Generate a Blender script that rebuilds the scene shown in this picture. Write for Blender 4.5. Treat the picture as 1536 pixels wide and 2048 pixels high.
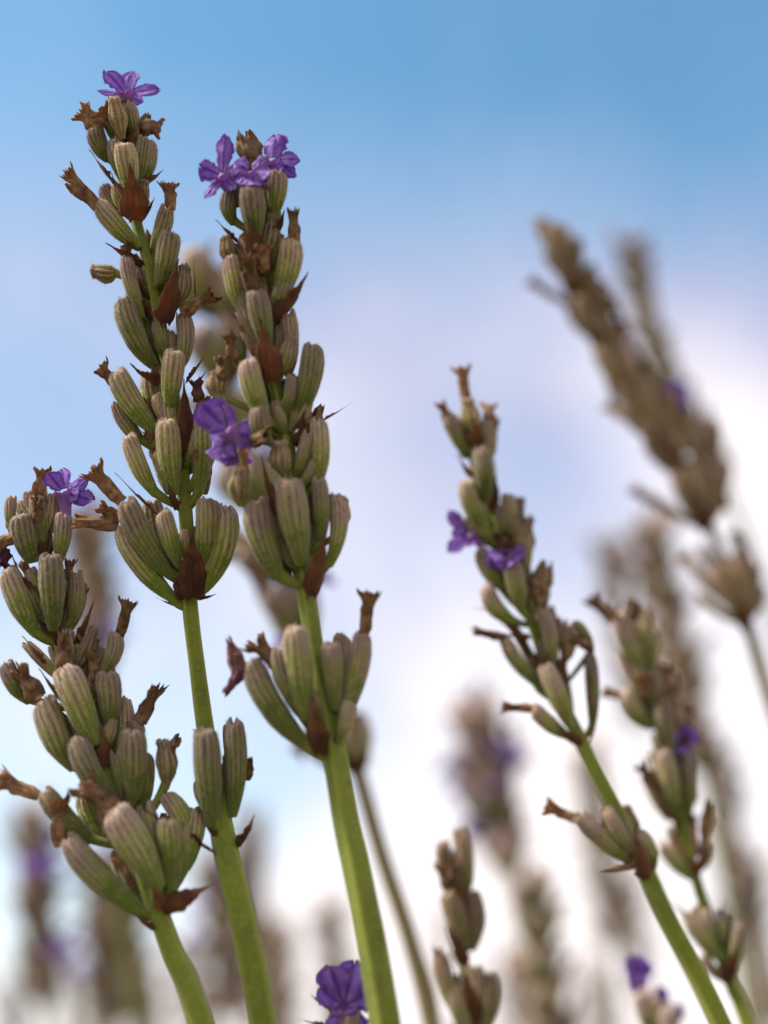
import bpy, math, random
from math import sin, cos, pi, radians, exp
from mathutils import Vector, Matrix, noise

for o in list(bpy.data.objects):
    bpy.data.objects.remove(o, do_unlink=True)
sc = bpy.context.scene
COL = sc.collection

# ------------------------------------------------------------------ camera
PITCH = radians(27.5)
VFOV = radians(50)
CAM = Vector((0, 0, 0.42))
FW = Vector((0, cos(PITCH), sin(PITCH)))
UP = Vector((0, -sin(PITCH), cos(PITCH)))
RT = Vector((1, 0, 0))
FPX = 1024 / math.tan(VFOV / 2)
FOCUS = 0.1115
cd = bpy.data.cameras.new('camera')
cam = bpy.data.objects.new('camera', cd)
COL.objects.link(cam)
cam.location = CAM
cam.rotation_euler = (pi / 2 + PITCH, 0, 0)
cd.sensor_fit = 'VERTICAL'
cd.sensor_height = 24
cd.lens = 12 / math.tan(VFOV / 2)
cd.clip_start = 0.002
cd.clip_end = 5000
cd.dof.use_dof = True
cd.dof.focus_distance = FOCUS
cd.dof.aperture_fstop = cd.lens / 5.5          # a 5.5 mm wide opening
cd.dof.aperture_blades = 0
sc.camera = cam


def ray(px, py):
    return FW + RT * ((px - 768) / FPX) + UP * ((1024 - py) / FPX)


def P(px, py, d):
    """the point seen at a pixel of the photograph, d metres deep along the view axis"""
    return CAM + ray(px, py) * d


# ------------------------------------------------------------------ sky
SUN_EL, SUN_AZ = radians(46), radians(-112)     # azimuth measured from +Y towards +X
w = bpy.data.worlds.new('World')
sc.world = w
w.use_nodes = True
nt = w.node_tree
nt.nodes.clear()


class NB:
    """small helper to write node graphs"""
    def __init__(self, tree):
        self.t = tree

    def n(self, kind, **kw):
        nd = self.t.nodes.new(kind)
        for k, v in kw.items():
            setattr(nd, k, v)
        return nd

    def put(self, sock, v):
        if isinstance(v, bpy.types.NodeSocket):
            self.t.links.new(v, sock)
        elif v is not None:
            sock.default_value = v

    def math(self, op, a, b=None, c=None, clamp=False):
        nd = self.n('ShaderNodeMath', operation=op, use_clamp=clamp)
        for i, v in enumerate((a, b, c)):
            self.put(nd.inputs[i], v)
        return nd.outputs[0]

    def mix(self, f, a, b, mode='MIX'):
        nd = self.n('ShaderNodeMix', data_type='RGBA', blend_type=mode)
        self.put(nd.inputs[0], f)
        self.put(nd.inputs[6], a if isinstance(a, bpy.types.NodeSocket) else (*a, 1))
        self.put(nd.inputs[7], b if isinstance(b, bpy.types.NodeSocket) else (*b, 1))
        return nd.outputs[2]

    def ramp(self, f, a, b, lo=0.0, hi=1.0, smooth=True):
        nd = self.n('ShaderNodeMapRange', interpolation_type='SMOOTHSTEP' if smooth else 'LINEAR')
        self.put(nd.inputs[0], f)
        for i, v in enumerate((a, b, lo, hi)):
            nd.inputs[i + 1].default_value = v
        return nd.outputs[0]

    def noise(self, vec, scale, detail=3, rough=0.5):
        nd = self.n('ShaderNodeTexNoise')
        self.put(nd.inputs['Vector'], vec)
        nd.inputs['Scale'].default_value = scale
        nd.inputs['Detail'].default_value = detail
        nd.inputs['Roughness'].default_value = rough
        return nd


S = NB(nt)
tc = S.n('ShaderNodeTexCoord')
sky = S.n('ShaderNodeTexSky', sky_type='NISHITA')
sky.sun_disc = False
sky.sun_elevation = SUN_EL
sky.sun_rotation = SUN_AZ
sky.altitude = 0
sky.air_density = 1.0
sky.dust_density = 0.6
sky.ozone_density = 1.0
dirv = tc.outputs['Generated']
wn = S.noise(dirv, 6.0, 4, 0.55)
off = S.n('ShaderNodeVectorMath', operation='SUBTRACT')
S.put(off.inputs[0], wn.outputs['Color'])
off.inputs[1].default_value = (0.5, 0.5, 0.5)
offs = S.n('ShaderNodeVectorMath', operation='SCALE')
S.put(offs.inputs[0], off.outputs[0])
offs.inputs['Scale'].default_value = 0.10
wd = S.n('ShaderNodeVectorMath', operation='ADD')
S.put(wd.inputs[0], dirv)
S.put(wd.inputs[1], offs.outputs[0])
wdn = S.n('ShaderNodeVectorMath', operation='NORMALIZE')
S.put(wdn.inputs[0], wd.outputs[0])

# broad clouds: where in the sky each bank hangs (direction), how wide it is in degrees, how dense
BANKS = [(60, 60, -0.08), (400, 40, -0.03), (800, 60, -0.08), (1200, 60, -0.05), (1480, 60, -0.07), (60, 300, 0.11),
         (600, 200, -0.02), (1000, 250, -0.11), (1450, 300, -0.12), (60, 550, 0.12), (130, 650, 0.16), (400, 450, -0.01),
         (700, 450, 0.03), (950, 450, 0.1), (1000, 620, 0.09), (1100, 660, 0.15), (1400, 600, 0.13), (1480, 500, -0.06),
         (800, 600, 0.06), (640, 740, 0.14), (850, 800, -0.16), (1080, 840, -0.11), (760, 940, 0.13), (60, 850, -0.16),
         (1050, 950, 0.03), (1180, 1050, -0.05), (1480, 950, 0.32), (1150, 750, 0.04), (780, 1100, 0.07), (300, 1250, 0.02),
         (330, 1350, -0.04), (560, 1560, -0.28), (530, 1150, 0.08), (860, 1330, -0.12), (1000, 1350, 0.13), (850, 1500, 0.12),
         (60, 1480, -0.03), (60, 1800, -0.28), (600, 1750, 0.06), (1150, 1500, 0.09), (1500, 1500, 0.12), (1000, 1950, -0.05),
         (650, 1400, 0.0), (750, 1700, 0.11), (1350, 1950, -0.03), (1330, 1100, 0.0), (1450, 750, 0.09), (250, 80, -0.03)]
zsep = S.n('ShaderNodeSeparateXYZ')
S.put(zsep.inputs[0], dirv)
elev = S.math('MAXIMUM', zsep.outputs['Z'], 0.0)
tot = S.math('MULTIPLY_ADD', elev, -1.287, 1.125)
for (px, py, wt) in BANKS:
    dp = S.n('ShaderNodeVectorMath', operation='DOT_PRODUCT')
    S.put(dp.inputs[0], wdn.outputs[0])
    dp.inputs[1].default_value = ray(px, py).normalized()
    k = S.math('EXPONENT', S.math('MULTIPLY_ADD', dp.outputs['Value'], 155.4, -155.4))
    tot = S.math('MULTIPLY_ADD', k, wt, tot)
# the rest of the sky carries the same kind of broken cloud
vis = S.n('ShaderNodeVectorMath', operation='DOT_PRODUCT')
S.put(vis.inputs[0], dirv)
vis.inputs[1].default_value = FW
away = S.ramp(vis.outputs['Value'], 0.86, 0.62)
n2 = S.noise(wdn.outputs[0], 2.3, 5, 0.55)
rest = S.ramp(n2.outputs['Fac'], 0.38, 0.62, 0.0, 0.75)
tot = S.math('ADD', tot, S.math('MULTIPLY', away, rest))
n3 = S.noise(dirv, 5.5, 5, 0.6)
tot = S.math('ADD', tot, S.ramp(n3.outputs['Fac'], 0.3, 0.7, -0.11, 0.11, False))
cov = S.math('ADD', tot, 0.0, clamp=True)
SKYSTR = 0.12
skyc = S.mix(1.0, sky.outputs[0], (0.74, 1.09, 1.05), 'MULTIPLY')
veil = S.mix(S.ramp(elev, 0.26, 0.46), (0.80, 0.86, 0.95), (0.69, 0.70, 0.91))
n4 = S.noise(dirv, 4.0, 3, 0.5)
high = S.ramp(elev, 0.61, 0.71)
rosy = S.math('MULTIPLY', S.ramp(n4.outputs['Fac'], 0.38, 0.62, 0.35, 1.0), S.ramp(zsep.outputs['X'], -0.20, 0.06, 0.15, 1.0))
veil = S.mix(rosy, veil, (0.86, 0.69, 0.85))
veil = S.mix(high, veil, (0.60, 0.70, 0.93))
cl = S.mix(S.ramp(cov, 0.45, 1.0), veil, (1.28, 1.18, 1.18))
clb = S.n('ShaderNodeVectorMath', operation='SCALE')
S.put(clb.inputs[0], cl)
clb.inputs['Scale'].default_value = 1 / SKYSTR / 2.14
fin = S.mix(cov, skyc, clb.outputs[0])
bg = S.n('ShaderNodeBackground')
S.put(bg.inputs['Color'], fin)
bg.inputs['Strength'].default_value = SKYSTR
wo = S.n('ShaderNodeOutputWorld')
nt.links.new(bg.outputs[0], wo.inputs[0])

# ------------------------------------------------------------------ sun (veiled by thin cloud)
sl = bpy.data.lights.new('sun', 'SUN')
sl.energy = 3.4
sl.angle = radians(10)
sl.color = (1.0, 0.93, 0.82)
sun = bpy.data.objects.new('sun', sl)
COL.objects.link(sun)
sdir = Vector((sin(SUN_AZ) * cos(SUN_EL), cos(SUN_AZ) * cos(SUN_EL), sin(SUN_EL)))
sun.rotation_euler = sdir.to_track_quat('Z', 'Y').to_euler()
sun.location = (0, 0, 5)

sc.view_settings.view_transform = 'Standard'
sc.view_settings.look = 'None'
sc.view_settings.gamma = 1
sc.view_settings.use_curve_mapping = False
sc.view_settings.exposure = 1.1


# ------------------------------------------------------------------ materials
def newmat(name):
    m = bpy.data.materials.new(name)
    m.use_nodes = True
    m.node_tree.nodes.clear()
    return m, NB(m.node_tree)


def finish(m, b, color, rough=0.75, sheen=0.0, transl=0.0, bump=None, bump_d=0.00004, spec=0.3, tcol=None):
    pr = b.n('ShaderNodeBsdfPrincipled')
    b.put(pr.inputs['Base Color'], color)
    b.put(pr.inputs['Roughness'], rough)
    pr.inputs['Specular IOR Level'].default_value = spec
    pr.inputs['Sheen Weight'].default_value = sheen
    pr.inputs['Sheen Roughness'].default_value = 0.5
    if bump is not None:
        bn = b.n('ShaderNodeBump')
        bn.inputs['Strength'].default_value = 0.8
        bn.inputs['Distance'].default_value = bump_d
        b.put(bn.inputs['Height'], bump)
        b.put(pr.inputs['Normal'], bn.outputs[0])
    out = b.n('ShaderNodeOutputMaterial')
    sh = pr.outputs[0]
    if transl > 0:
        tr = b.n('ShaderNodeBsdfTranslucent')
        b.put(tr.inputs['Color'], tcol if tcol is not None else color)
        mx = b.n('ShaderNodeMixShader')
        mx.inputs[0].default_value = transl
        b.t.links.new(pr.outputs[0], mx.inputs[1])
        b.t.links.new(tr.outputs[0], mx.inputs[2])
        sh = mx.outputs[0]
    b.t.links.new(sh, out.inputs[0])
    return m


def pig(b):
    a = b.n('ShaderNodeAttribute', attribute_name='pig')
    s = b.n('ShaderNodeSeparateColor')
    b.put(s.inputs[0], a.outputs['Color'])
    oi = b.n('ShaderNodeObjectInfo')
    oc = b.n('ShaderNodeSeparateColor')
    b.put(oc.inputs[0], oi.outputs['Color'])
    geo = b.n('ShaderNodeNewGeometry')
    return s.outputs[0], s.outputs[1], s.outputs[2], oi.outputs['Random'], oc, geo.outputs['Position']


def mat_calyx():
    m, b = newmat('calyx_skin')
    t, ridge, rnd, orand, oc, pos = pig(b)
    purple, brown, green = oc.outputs[0], oc.outputs[1], oc.outputs[2]
    n1 = b.noise(pos, 900, 3, .6).outputs['Fac']
    n4 = b.noise(pos, 4200, 2, .6).outputs['Fac']
    tt = b.math('ADD', t, b.ramp(n1, .3, .7, -.22, .22, False))
    tt = b.math('SUBTRACT', tt, b.math('MULTIPLY', green, .34))
    base = b.mix(b.ramp(tt, .05, .50), (.120, .165, .010), (.300, .300, .080))
    tipc = b.mix(purple, (.355, .278, .172), (.270, .175, .195))
    body = b.mix(b.ramp(tt, .30, .74), base, tipc)
    body = b.mix(b.ramp(tt, .80, 1.02, 0, .7), body, b.mix(b.ramp(n1, .4, .6), (.46, .34, .23), (.27, .14, .075)))
    body = b.mix(brown, body, b.mix(b.ramp(n1, .3, .7), (.205, .122, .068), (.390, .262, .155)))
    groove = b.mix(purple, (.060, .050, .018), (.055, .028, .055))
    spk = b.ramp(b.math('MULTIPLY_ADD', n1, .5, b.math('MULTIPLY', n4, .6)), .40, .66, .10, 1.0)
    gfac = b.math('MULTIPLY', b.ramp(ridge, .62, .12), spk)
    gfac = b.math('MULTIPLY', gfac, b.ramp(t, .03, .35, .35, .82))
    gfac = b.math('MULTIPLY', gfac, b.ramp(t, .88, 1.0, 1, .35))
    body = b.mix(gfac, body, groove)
    body = b.mix(b.ramp(n4, .55, .75, 0, .35), body, (.50, .44, .34))
    v = b.math('ADD', .80, b.math('MULTIPLY', orand, .74))
    cmb = b.n('ShaderNodeVectorMath', operation='SCALE')
    b.put(cmb.inputs[0], body)
    b.put(cmb.inputs['Scale'], v)
    hgt = b.math('ADD', n4, b.math('MULTIPLY', n1, .6))
    return finish(m, b, cmb.outputs[0], .85, .45, .12, hgt, .00012, .15)


def mat_stem():
    m, b = newmat('stem_skin')
    t, ridge, rnd, orand, oc, pos = pig(b)
    n1 = b.noise(pos, 180, 4, .6).outputs['Fac']
    n2 = b.noise(pos, 2600, 2, .6).outputs['Fac']
    n3 = b.noise(pos, 420, 2, .5).outputs['Fac']
    g = b.mix(b.ramp(n1, .3, .7), (.110, .145, .010), (.190, .225, .020))
    g = b.mix(b.ramp(ridge, .35, 1.0, 0, .55), g, (.34, .355, .070))
    g = b.mix(b.ramp(n3, .62, .75, 0, .4), g, (.12, .085, .035))
    g = b.mix(oc.outputs[1], g, (.20, .135, .075))
    g = b.mix(b.ramp(n2, .5, .75, 0, .30), g, (.36, .38, .18))
    return finish(m, b, g, .6, .10, 0, n2, .00004, .3)


def mat_bract():
    m, b = newmat('bract_skin')
    t, vein, rnd, orand, oc, pos = pig(b)
    n1 = b.noise(pos, 700, 4, .6).outputs['Fac']
    n2 = b.noise(pos, 3500, 2, .6).outputs['Fac']
    c = b.mix(b.ramp(n1, .28, .68), (.060, .021, .013), (.230, .092, .042))
    c = b.mix(b.ramp(t, .45, .05, 0, .55), c, (.035, .014, .012))
    c = b.mix(b.ramp(vein, .4, 1, 0, .75), c, (.030, .013, .010))
    c = b.mix(b.math('MULTIPLY', oc.outputs[2], b.ramp(t, .3, .9)), c, (.16, .15, .07))
    c = b.mix(oc.outputs[1], c, (.27, .135, .065))
    v = b.math('ADD', .75, b.math('MULTIPLY', orand, .6))
    cmb = b.n('ShaderNodeVectorMath', operation='SCALE')
    b.put(cmb.inputs[0], c)
    b.put(cmb.inputs['Scale'], v)
    return finish(m, b, cmb.outputs[0], .6, .1, .38, n2, .00008, .25, (.42, .15, .05, 1))


def mat_wilted():
    m, b = newmat('wilted_skin')
    t, vein, rnd, orand, oc, pos = pig(b)
    n1 = b.noise(pos, 800, 4, .65).outputs['Fac']
    n2 = b.noise(pos, 3500, 2, .6).outputs['Fac']
    c = b.mix(b.ramp(n1, .3, .7), (.150, .072, .034), (.46, .285, .165))
    c = b.mix(b.ramp(t, .6, 1, 0, .55), c, (.30, .12, .035))
    c = b.mix(b.ramp(vein, .5, 1, 0, .35), c, (.10, .04, .022))
    c = b.mix(oc.outputs[0], c, (.11, .022, .10))
    v = b.math('ADD', .70, b.math('MULTIPLY', orand, .6))
    cmb = b.n('ShaderNodeVectorMath', operation='SCALE')
    b.put(cmb.inputs[0], c)
    b.put(cmb.inputs['Scale'], v)
    return finish(m, b, cmb.outputs[0], .75, .2, .40, n2, .00010, .2)


def mat_petal(name, c1, c2, cv, ct):
    m, b = newmat(name)
    t, vein, rnd, orand, oc, pos = pig(b)
    n1 = b.noise(pos, 600, 3, .6).outputs['Fac']
    n2 = b.noise(pos, 3000, 2, .6).outputs['Fac']
    c = b.mix(b.ramp(n1, .3, .7), c1, c2)
    c = b.mix(b.ramp(t, .30, .0), c, ct)
    c = b.mix(b.ramp(vein, .35, .95, 0, .8), c, cv)
    c = b.mix(b.math('MULTIPLY', b.ramp(t, .88, 1.0), b.ramp(n1, .48, .6)), c, (.22, .11, .10))
    return finish(m, b, c, .55, .3, .48, n2, .00003, .2, b.mix(.4, c, (.45, .16, .75)))


M_CAL, M_STEM, M_BRACT, M_WILT = mat_calyx(), mat_stem(), mat_bract(), mat_wilted()
M_PETAL = mat_petal('petal_skin', (.250, .110, .520), (.470, .265, .720), (.085, .028, .300), (.46, .26, .58))
M_TUBE = mat_petal('tube_skin', (.40, .20, .50), (.46, .25, .56), (.28, .10, .42), (.46, .24, .52))
mg, b = newmat('soil')
gn = b.noise(b.n('ShaderNodeTexCoord').outputs['Object'], 6, 6, .6).outputs['Fac']
M_SOIL = finish(mg, b, b.mix(b.ramp(gn, .35, .65), (.075, .085, .035), (.16, .125, .085)), .95, 0, 0, gn, .02)

# ------------------------------------------------------------------ unit meshes
R0 = random.Random(11)


def mesh(name, verts, faces, pigs, mat, smooth=True):
    me = bpy.data.meshes.new(name)
    me.from_pydata(verts, [], faces)
    at = me.color_attributes.new('pig', 'FLOAT_COLOR', 'POINT')
    flat = []
    for p in pigs:
        flat += [p[0], p[1], p[2], 1.0]
    at.data.foreach_set('color', flat)
    if smooth:
        me.polygons.foreach_set('use_smooth', [True] * len(me.polygons))
    me.materials.append(mat)
    me.update()
    return me


def interp(tab, t):
    for (a, va), (c, vc) in zip(tab, tab[1:]):
        if t <= c:
            f = (t - a) / (c - a)
            f = f * f * (3 - 2 * f) * .5 + f * .5
            return va + (vc - va) * f
    return tab[-1][1]


CAL_PROF = [(0, .38), (.08, .54), (.22, .72), (.42, .89), (.62, .97), (.78, .96), (.88, .87), (.94, .74), (.98, .54), (1.0, .32)]


def calyx_mesh(seed, hairs=1500, mouth=False, dented=.10, ribs=13, per=4, rings=18, prof=CAL_PROF, bend=.35, lumps=.07, ribamp=.06):
    r = random.Random(seed)
    na = ribs * per
    vs, fs, pg = [], [], []
    ph = r.uniform(0, 9)
    flat = r.uniform(.86, 1.0)
    ts = [1 - (1 - i / (rings - 1)) ** 1.35 for i in range(rings)]

    def surf(t, th):
        rad = interp(prof, t)
        rg = .5 + .5 * cos(ribs * (th + .16 * noise.noise(Vector((cos(th), sin(th), t * 2.2 + seed * 1.3)))) + ph)
        amp = ribamp * min(1, t * 5) * (1 - max(0, t - .9) * 5)
        nz = noise.noise(Vector((cos(th) * 1.3, sin(th) * 1.3, t * 3.2 + seed * 7.3)))
        rr = rad * (1 + amp * (rg * 2 - 1) + lumps * nz)
        y0 = -bend * (t * t - .15 * t) + bend * .55 * sin(pi * t)
        e = max(0, (t - .86) / .14)                     # uneven lip of the dried mouth
        lip = noise.noise(Vector((cos(th) * 1.8, sin(th) * 1.8, seed * 4.1)))
        rr *= 1 + .22 * e * lip
        dent = noise.noise(Vector((cos(th) * .8, sin(th) * .8, t * 1.6 + seed * 2.9)))
        rr *= 1 + dented * dent
        return (rr * cos(th), rr * sin(th) * flat + y0, t + (.16 if mouth else .07) * e * lip - (0 if mouth else .05) * e * e), rg

    for t in ts:
        for k in range(na):
            p, rg = surf(t, 2 * pi * k / na)
            vs.append(p)
            pg.append((t, rg, 0))
    for i in range(rings - 1):
        for k in range(na):
            a, c = i * na + k, i * na + (k + 1) % na
            fs.append((a, c, c + na, a + na))
    last = rings - 1
    if mouth:                                           # the wall turns in and runs back down inside
        for q, (sh, dn) in enumerate(((.86, .0), (.74, .07), (.60, .20))):
            for k in range(na):
                x, y, z = vs[last * na + k] if q == 0 else vs[(rings - 1) * na + k]
                vs.append((x * sh, (y + bend * .85) * sh - bend * .85, z - dn))
                pg.append((.55 - .15 * q, .1, 0))
        for i in range(last, last + 3):
            for k in range(na):
                a, c = i * na + k, i * na + (k + 1) % na
                fs.append((a, c, c + na, a + na))
        last += 3
    tip = len(vs)
    vs.append((0, -bend * .85, .74 if mouth else .90))
    pg.append((.4 if mouth else 1, .4, 0))
    for k in range(na):
        fs.append((last * na + k, last * na + (k + 1) % na, tip))
    for _ in range(hairs):                              # short down on the ribs
        t = r.uniform(.08, 1.0) ** .8
        th = 2 * pi * r.random()
        p, rg = surf(min(t, .995), th)
        L = r.uniform(.12, .32)
        e = Vector((cos(th), sin(th), r.uniform(-.5, .7))).normalized()
        a = Vector((-sin(th), cos(th), 0)) * .019
        q = Vector(p)
        tipv = q + Vector((e.x * L, e.y * L, e.z * L * .35)) + Vector((r.gauss(0, .02), r.gauss(0, .02), 0))
        i = len(vs)
        vs += [tuple(q - a - Vector((e.x, e.y, 0)) * .03), tuple(q + a - Vector((e.x, e.y, 0)) * .03), tuple(tipv)]
        pg += [(max(t, .55), 1, 1)] * 3
        fs.append((i, i + 1, i + 2))
    return mesh('calyx', vs, fs, pg, M_CAL)


def sheet(name, prof, nu, nv, shape, mat, thick, edge, seed, veins):
    """a leaf-like blade with two faces: u across, v along z; prof gives the half width"""
    r = random.Random(seed)
    vs, fs, pg = [], [], []
    for side in (0, 1):
        for j in range(nv):
            v = j / (nv - 1)
            for i in range(nu):
                u = -1 + 2 * i / (nu - 1)
                hw = interp(prof, v)
                e = 1 + edge * (noise.noise(Vector((v * 7 + seed * 3.1, u * 2, seed))) + .5 * noise.noise(Vector((v * 19 + seed, u * 2, seed)))) * abs(u)
                x = u * hw * e
                vn = .5 + .5 * cos(u * pi * veins)
                y, dz = shape(u, v, x)
                y += .05 * noise.noise(Vector((u * 2.2, v * 5, seed * 1.7))) + .05 * vn * (1 - v) + .05 * noise.noise(Vector((u * 5, v * 9, seed * 2.3)))
                vs.append((x, y - side * thick, v + dz))
                pg.append((v, vn * (1 - abs(u) * .3), side))
    N = nu * nv
    for j in range(nv - 1):
        for i in range(nu - 1):
            a = j * nu + i
            fs.append((a, a + nu, a + nu + 1, a + 1))
            fs.append((N + a, N + a + 1, N + a + nu + 1, N + a + nu))
    rim = [i for i in range(nu)] + [j * nu + nu - 1 for j in range(1, nv)] + [(nv - 1) * nu + i for i in range(nu - 2, -1, -1)] + [j * nu for j in range(nv - 2, 0, -1)]
    for a, c in zip(rim, rim[1:] + rim[:1]):
        fs.append((a, c, c + N, a + N))
    return mesh(name, vs, fs, pg, mat)


BR_PROF = [(0, .42), (.15, .86), (.32, 1.0), (.5, .80), (.66, .46), (.82, .19), (1.0, .03)]


def bract_mesh(seed):
    r = random.Random(seed)
    cup, tipcurl, sw = r.uniform(.45, .75), r.uniform(-.1, .5), r.uniform(-.25, .25)

    def shape(u, v, x):
        return -cup * x * x * (1 - .5 * v) + .35 * sin(pi * min(1, v * 1.1)) * .6 + tipcurl * max(0, v - .6) ** 2 * 4 + sw * x * v, -.06 * u * u * (1 - v)
    return sheet('bract', BR_PROF, 17, 19, shape, M_BRACT, .030, .55, seed, 4.5)


PE_PROF = [(0, .30), (.2, .52), (.45, .86), (.65, 1.0), (.80, .84), (.92, .50), (1.0, .12)]


def petal_mesh(seed):
    r = random.Random(seed)
    fold, rec, tw = r.uniform(-.9, .15), r.uniform(-.9, .2), r.uniform(-.6, .6)
    narrow = r.uniform(.55, .95)
    notch = r.choice((0, 0, 0, .12))
    side = r.uniform(-.35, .35)
    prof = [(a, b_ * (narrow if a > .2 else 1)) for a, b_ in PE_PROF]

    def shape(u, v, x):
        crink = .12 * noise.noise(Vector((u * 2.6, v * 4.5, seed * 1.9))) * (.3 + v)
        z = .10 * noise.noise(Vector((u * 4, v * 2, seed))) * v - notch * exp(-(u * 3 - side) ** 2) * v ** 6
        return fold * x * x + rec * v * v + tw * x * v + crink, z + side * .25 * u * v
    return sheet('petal', prof, 17, 15, shape, M_PETAL, .035, .32, seed, 2.5)


def tube_mesh(name, prof, mat, seed, lobes=0, jag=0.0, na=36, rings=18, bend=0.0, lump=.08, tear=0.0):
    vs, fs, pg = [], [], []
    q0 = random.Random(seed)
    flat0, twist = (q0.uniform(.25, .7), q0.uniform(-2.0, 2.0)) if tear else (1, 0)
    path = [(i / (rings - 1), 1) for i in range(rings)] + [(1 - i * .09, .86 - .02 * i) for i in range(1, 6)]
    for j, (t, k) in enumerate(path):
        rad = interp(prof, t) * k
        for a in range(na):
            th = 2 * pi * a / na
            nz = noise.noise(Vector((cos(th) * 1.6, sin(th) * 1.6, t * 4 + seed * 5.7)))
            nz2 = noise.noise(Vector((cos(th) * 4, sin(th) * 4, t * 2 + seed * 3.3)))
            lb = cos(lobes * th + seed) if lobes else 0
            fl = max(0, (t - .55) / .45)
            rr = rad * (1 + lump * 2 * nz + .16 * nz2 + fl * fl * (.12 * lb + tear * 1.2 * nz2))
            nz3 = noise.noise(Vector((cos(th) * 9, sin(th) * 9, t * 5 + seed)))
            rr *= 1 + (.30 * nz3 * t if tear else 0)
            zz = t + fl ** 3 * jag * (lb * .6 + nz2 * 2.0) + (fl * .20 * nz3 if tear else 0)
            yb = bend * t * t
            sq = flat0 + (1 - flat0) * max(0, 1 - t * 1.2)
            tw = twist * t
            xx, yy = rr * cos(th) + .12 * nz * t, rr * sin(th) * sq + .10 * nz2 * t
            vs.append((xx * cos(tw) - yy * sin(tw), xx * sin(tw) + yy * cos(tw) + yb, zz))
            pg.append((t, .5 + .5 * nz2, 0))
    for j in range(len(path) - 1):
        for a in range(na):
            q, c = j * na + a, j * na + (a + 1) % na
            fs.append((q, c, c + na, q + na))
    fs.append(tuple(range(na))[::-1])
    return mesh(name, vs, fs, pg, mat)


WI_PROF = [(0, .50), (.2, .62), (.42, .66), (.6, .60), (.75, .66), (.88, .86), (1.0, .95)]
WI_PROF2 = [(0, .52), (.25, .74), (.5, .70), (.68, .56), (.8, .70), (.92, .94), (1.0, .72)]
WI_PROF3 = [(0, .45), (.3, .75), (.55, .90), (.75, .80), (.9, .60), (1.0, .35)]
TB_PROF = [(0, .50), (.4, .55), (.7, .66), (.9, .85), (1.0, 1.0)]

OPEN_PROF = CAL_PROF[:-3] + [(.94, .80), (.98, .76), (1.0, .74)]
CAL = [calyx_mesh(s, bend=bd, dented=dn) for s, bd, dn in ((1, .15, .1), (2, .40, .12), (3, .65, .1), (4, .30, .16), (5, .85, .12), (6, .5, .22), (7, .25, .26), (8, .6, .18))]
CAL += [calyx_mesh(s, bend=bd, dented=dn, mouth=True, prof=OPEN_PROF) for s, bd, dn in ((9, .3, .12), (10, .6, .2), (11, .15, .16), (12, .45, .24))]
# shrivelled buds, narrower and lumpier
OLD_PROF = [(0, .30), (.1, .45), (.3, .85), (.5, 1.0), (.68, .85), (.8, .66), (.9, .72), (.97, .55), (1.0, .25)]
OLD = [calyx_mesh(s, prof=OLD_PROF, bend=.3, lumps=.22, ribamp=.13, ribs=9) for s in (21, 22, 23)]
FARCAL = [calyx_mesh(s, hairs=0, ribs=7, per=2, rings=9) for s in (31, 32, 33)]
BR = [bract_mesh(s) for s in range(41, 47)]
PET = [petal_mesh(s) for s in range(51, 62)]
WIL = [tube_mesh('wilted_corolla', p, M_WILT, s, lb, jg, bend=bd, lump=.20, tear=.40) for p, s, lb, jg, bd in
       ((WI_PROF, 61, 5, .07, .5), (WI_PROF, 62, 4, .09, -.5), (WI_PROF2, 63, 5, .07, .9), (WI_PROF2, 64, 3, .10, 0), (WI_PROF3, 65, 4, .09, .6),
        (WI_PROF, 66, 3, .05, 1.1), (WI_PROF2, 67, 2, .06, -.9), (WI_PROF3, 68, 3, .05, -.5), (WI_PROF, 69, 2, .12, .2), (WI_PROF3, 70, 2, .08, 1.0))]
TUB = tube_mesh('corolla_tube', TB_PROF, M_TUBE, 71, 5, .05, lump=.04)


def pedicel_mesh():
    vs, fs, pg = [], [], []
    for j in range(7):
        t = j / 6
        for k in range(10):
            th = 2 * pi * k / 10
            rr = .8 + .35 * t * t + .1 * noise.noise(Vector((th, t * 3, 9)))
            vs.append((rr * cos(th), rr * sin(th) + .5 * sin(pi * t), t))
            pg.append((t, .3 + .3 * cos(5 * th), 0))
    for j in range(6):
        for k in range(10):
            a, c = j * 10 + k, j * 10 + (k + 1) % 10
            fs.append((a, c, c + 10, a + 10))
    return mesh('pedicel', vs, fs, pg, M_STEM)


PED = pedicel_mesh()

# ------------------------------------------------------------------ builders
def link(name, me, parent=None):
    o = bpy.data.objects.new(name, me)
    COL.objects.link(o)
    if parent is not None:
        o.parent = parent
        o.matrix_parent_inverse = parent.matrix_world.inverted()
    return o


def frame(base, tip, out, rx, ry):
    z = tip - base
    L = z.length
    z = z / L
    y = out - z * out.dot(z)
    if y.length < 1e-7:
        y = -FW - z * (-FW).dot(z)
    y.normalize()
    x = y.cross(z)
    return Matrix((
        (x.x * rx, y.x * ry, z.x * L, base.x),
        (x.y * rx, y.y * ry, z.y * L, base.y),
        (x.z * rx, y.z * ry, z.z * L, base.z),
        (0, 0, 0, 1)))


def catmull(pts, n):
    out = []
    for i in range(len(pts) - 1):
        p0, p1, p2, p3 = pts[max(0, i - 1)], pts[i], pts[i + 1], pts[min(len(pts) - 1, i + 2)]
        for k in range(n):
            t = k / n
            out.append([.5 * (2 * b_ + (c - a) * t + (2 * a - 5 * b_ + 4 * c - d) * t * t + (3 * b_ - a - 3 * c + d) * t ** 3)
                        for a, b_, c, d in zip(p0, p1, p2, p3)])
    out.append(list(pts[-1]))
    return out


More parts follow.
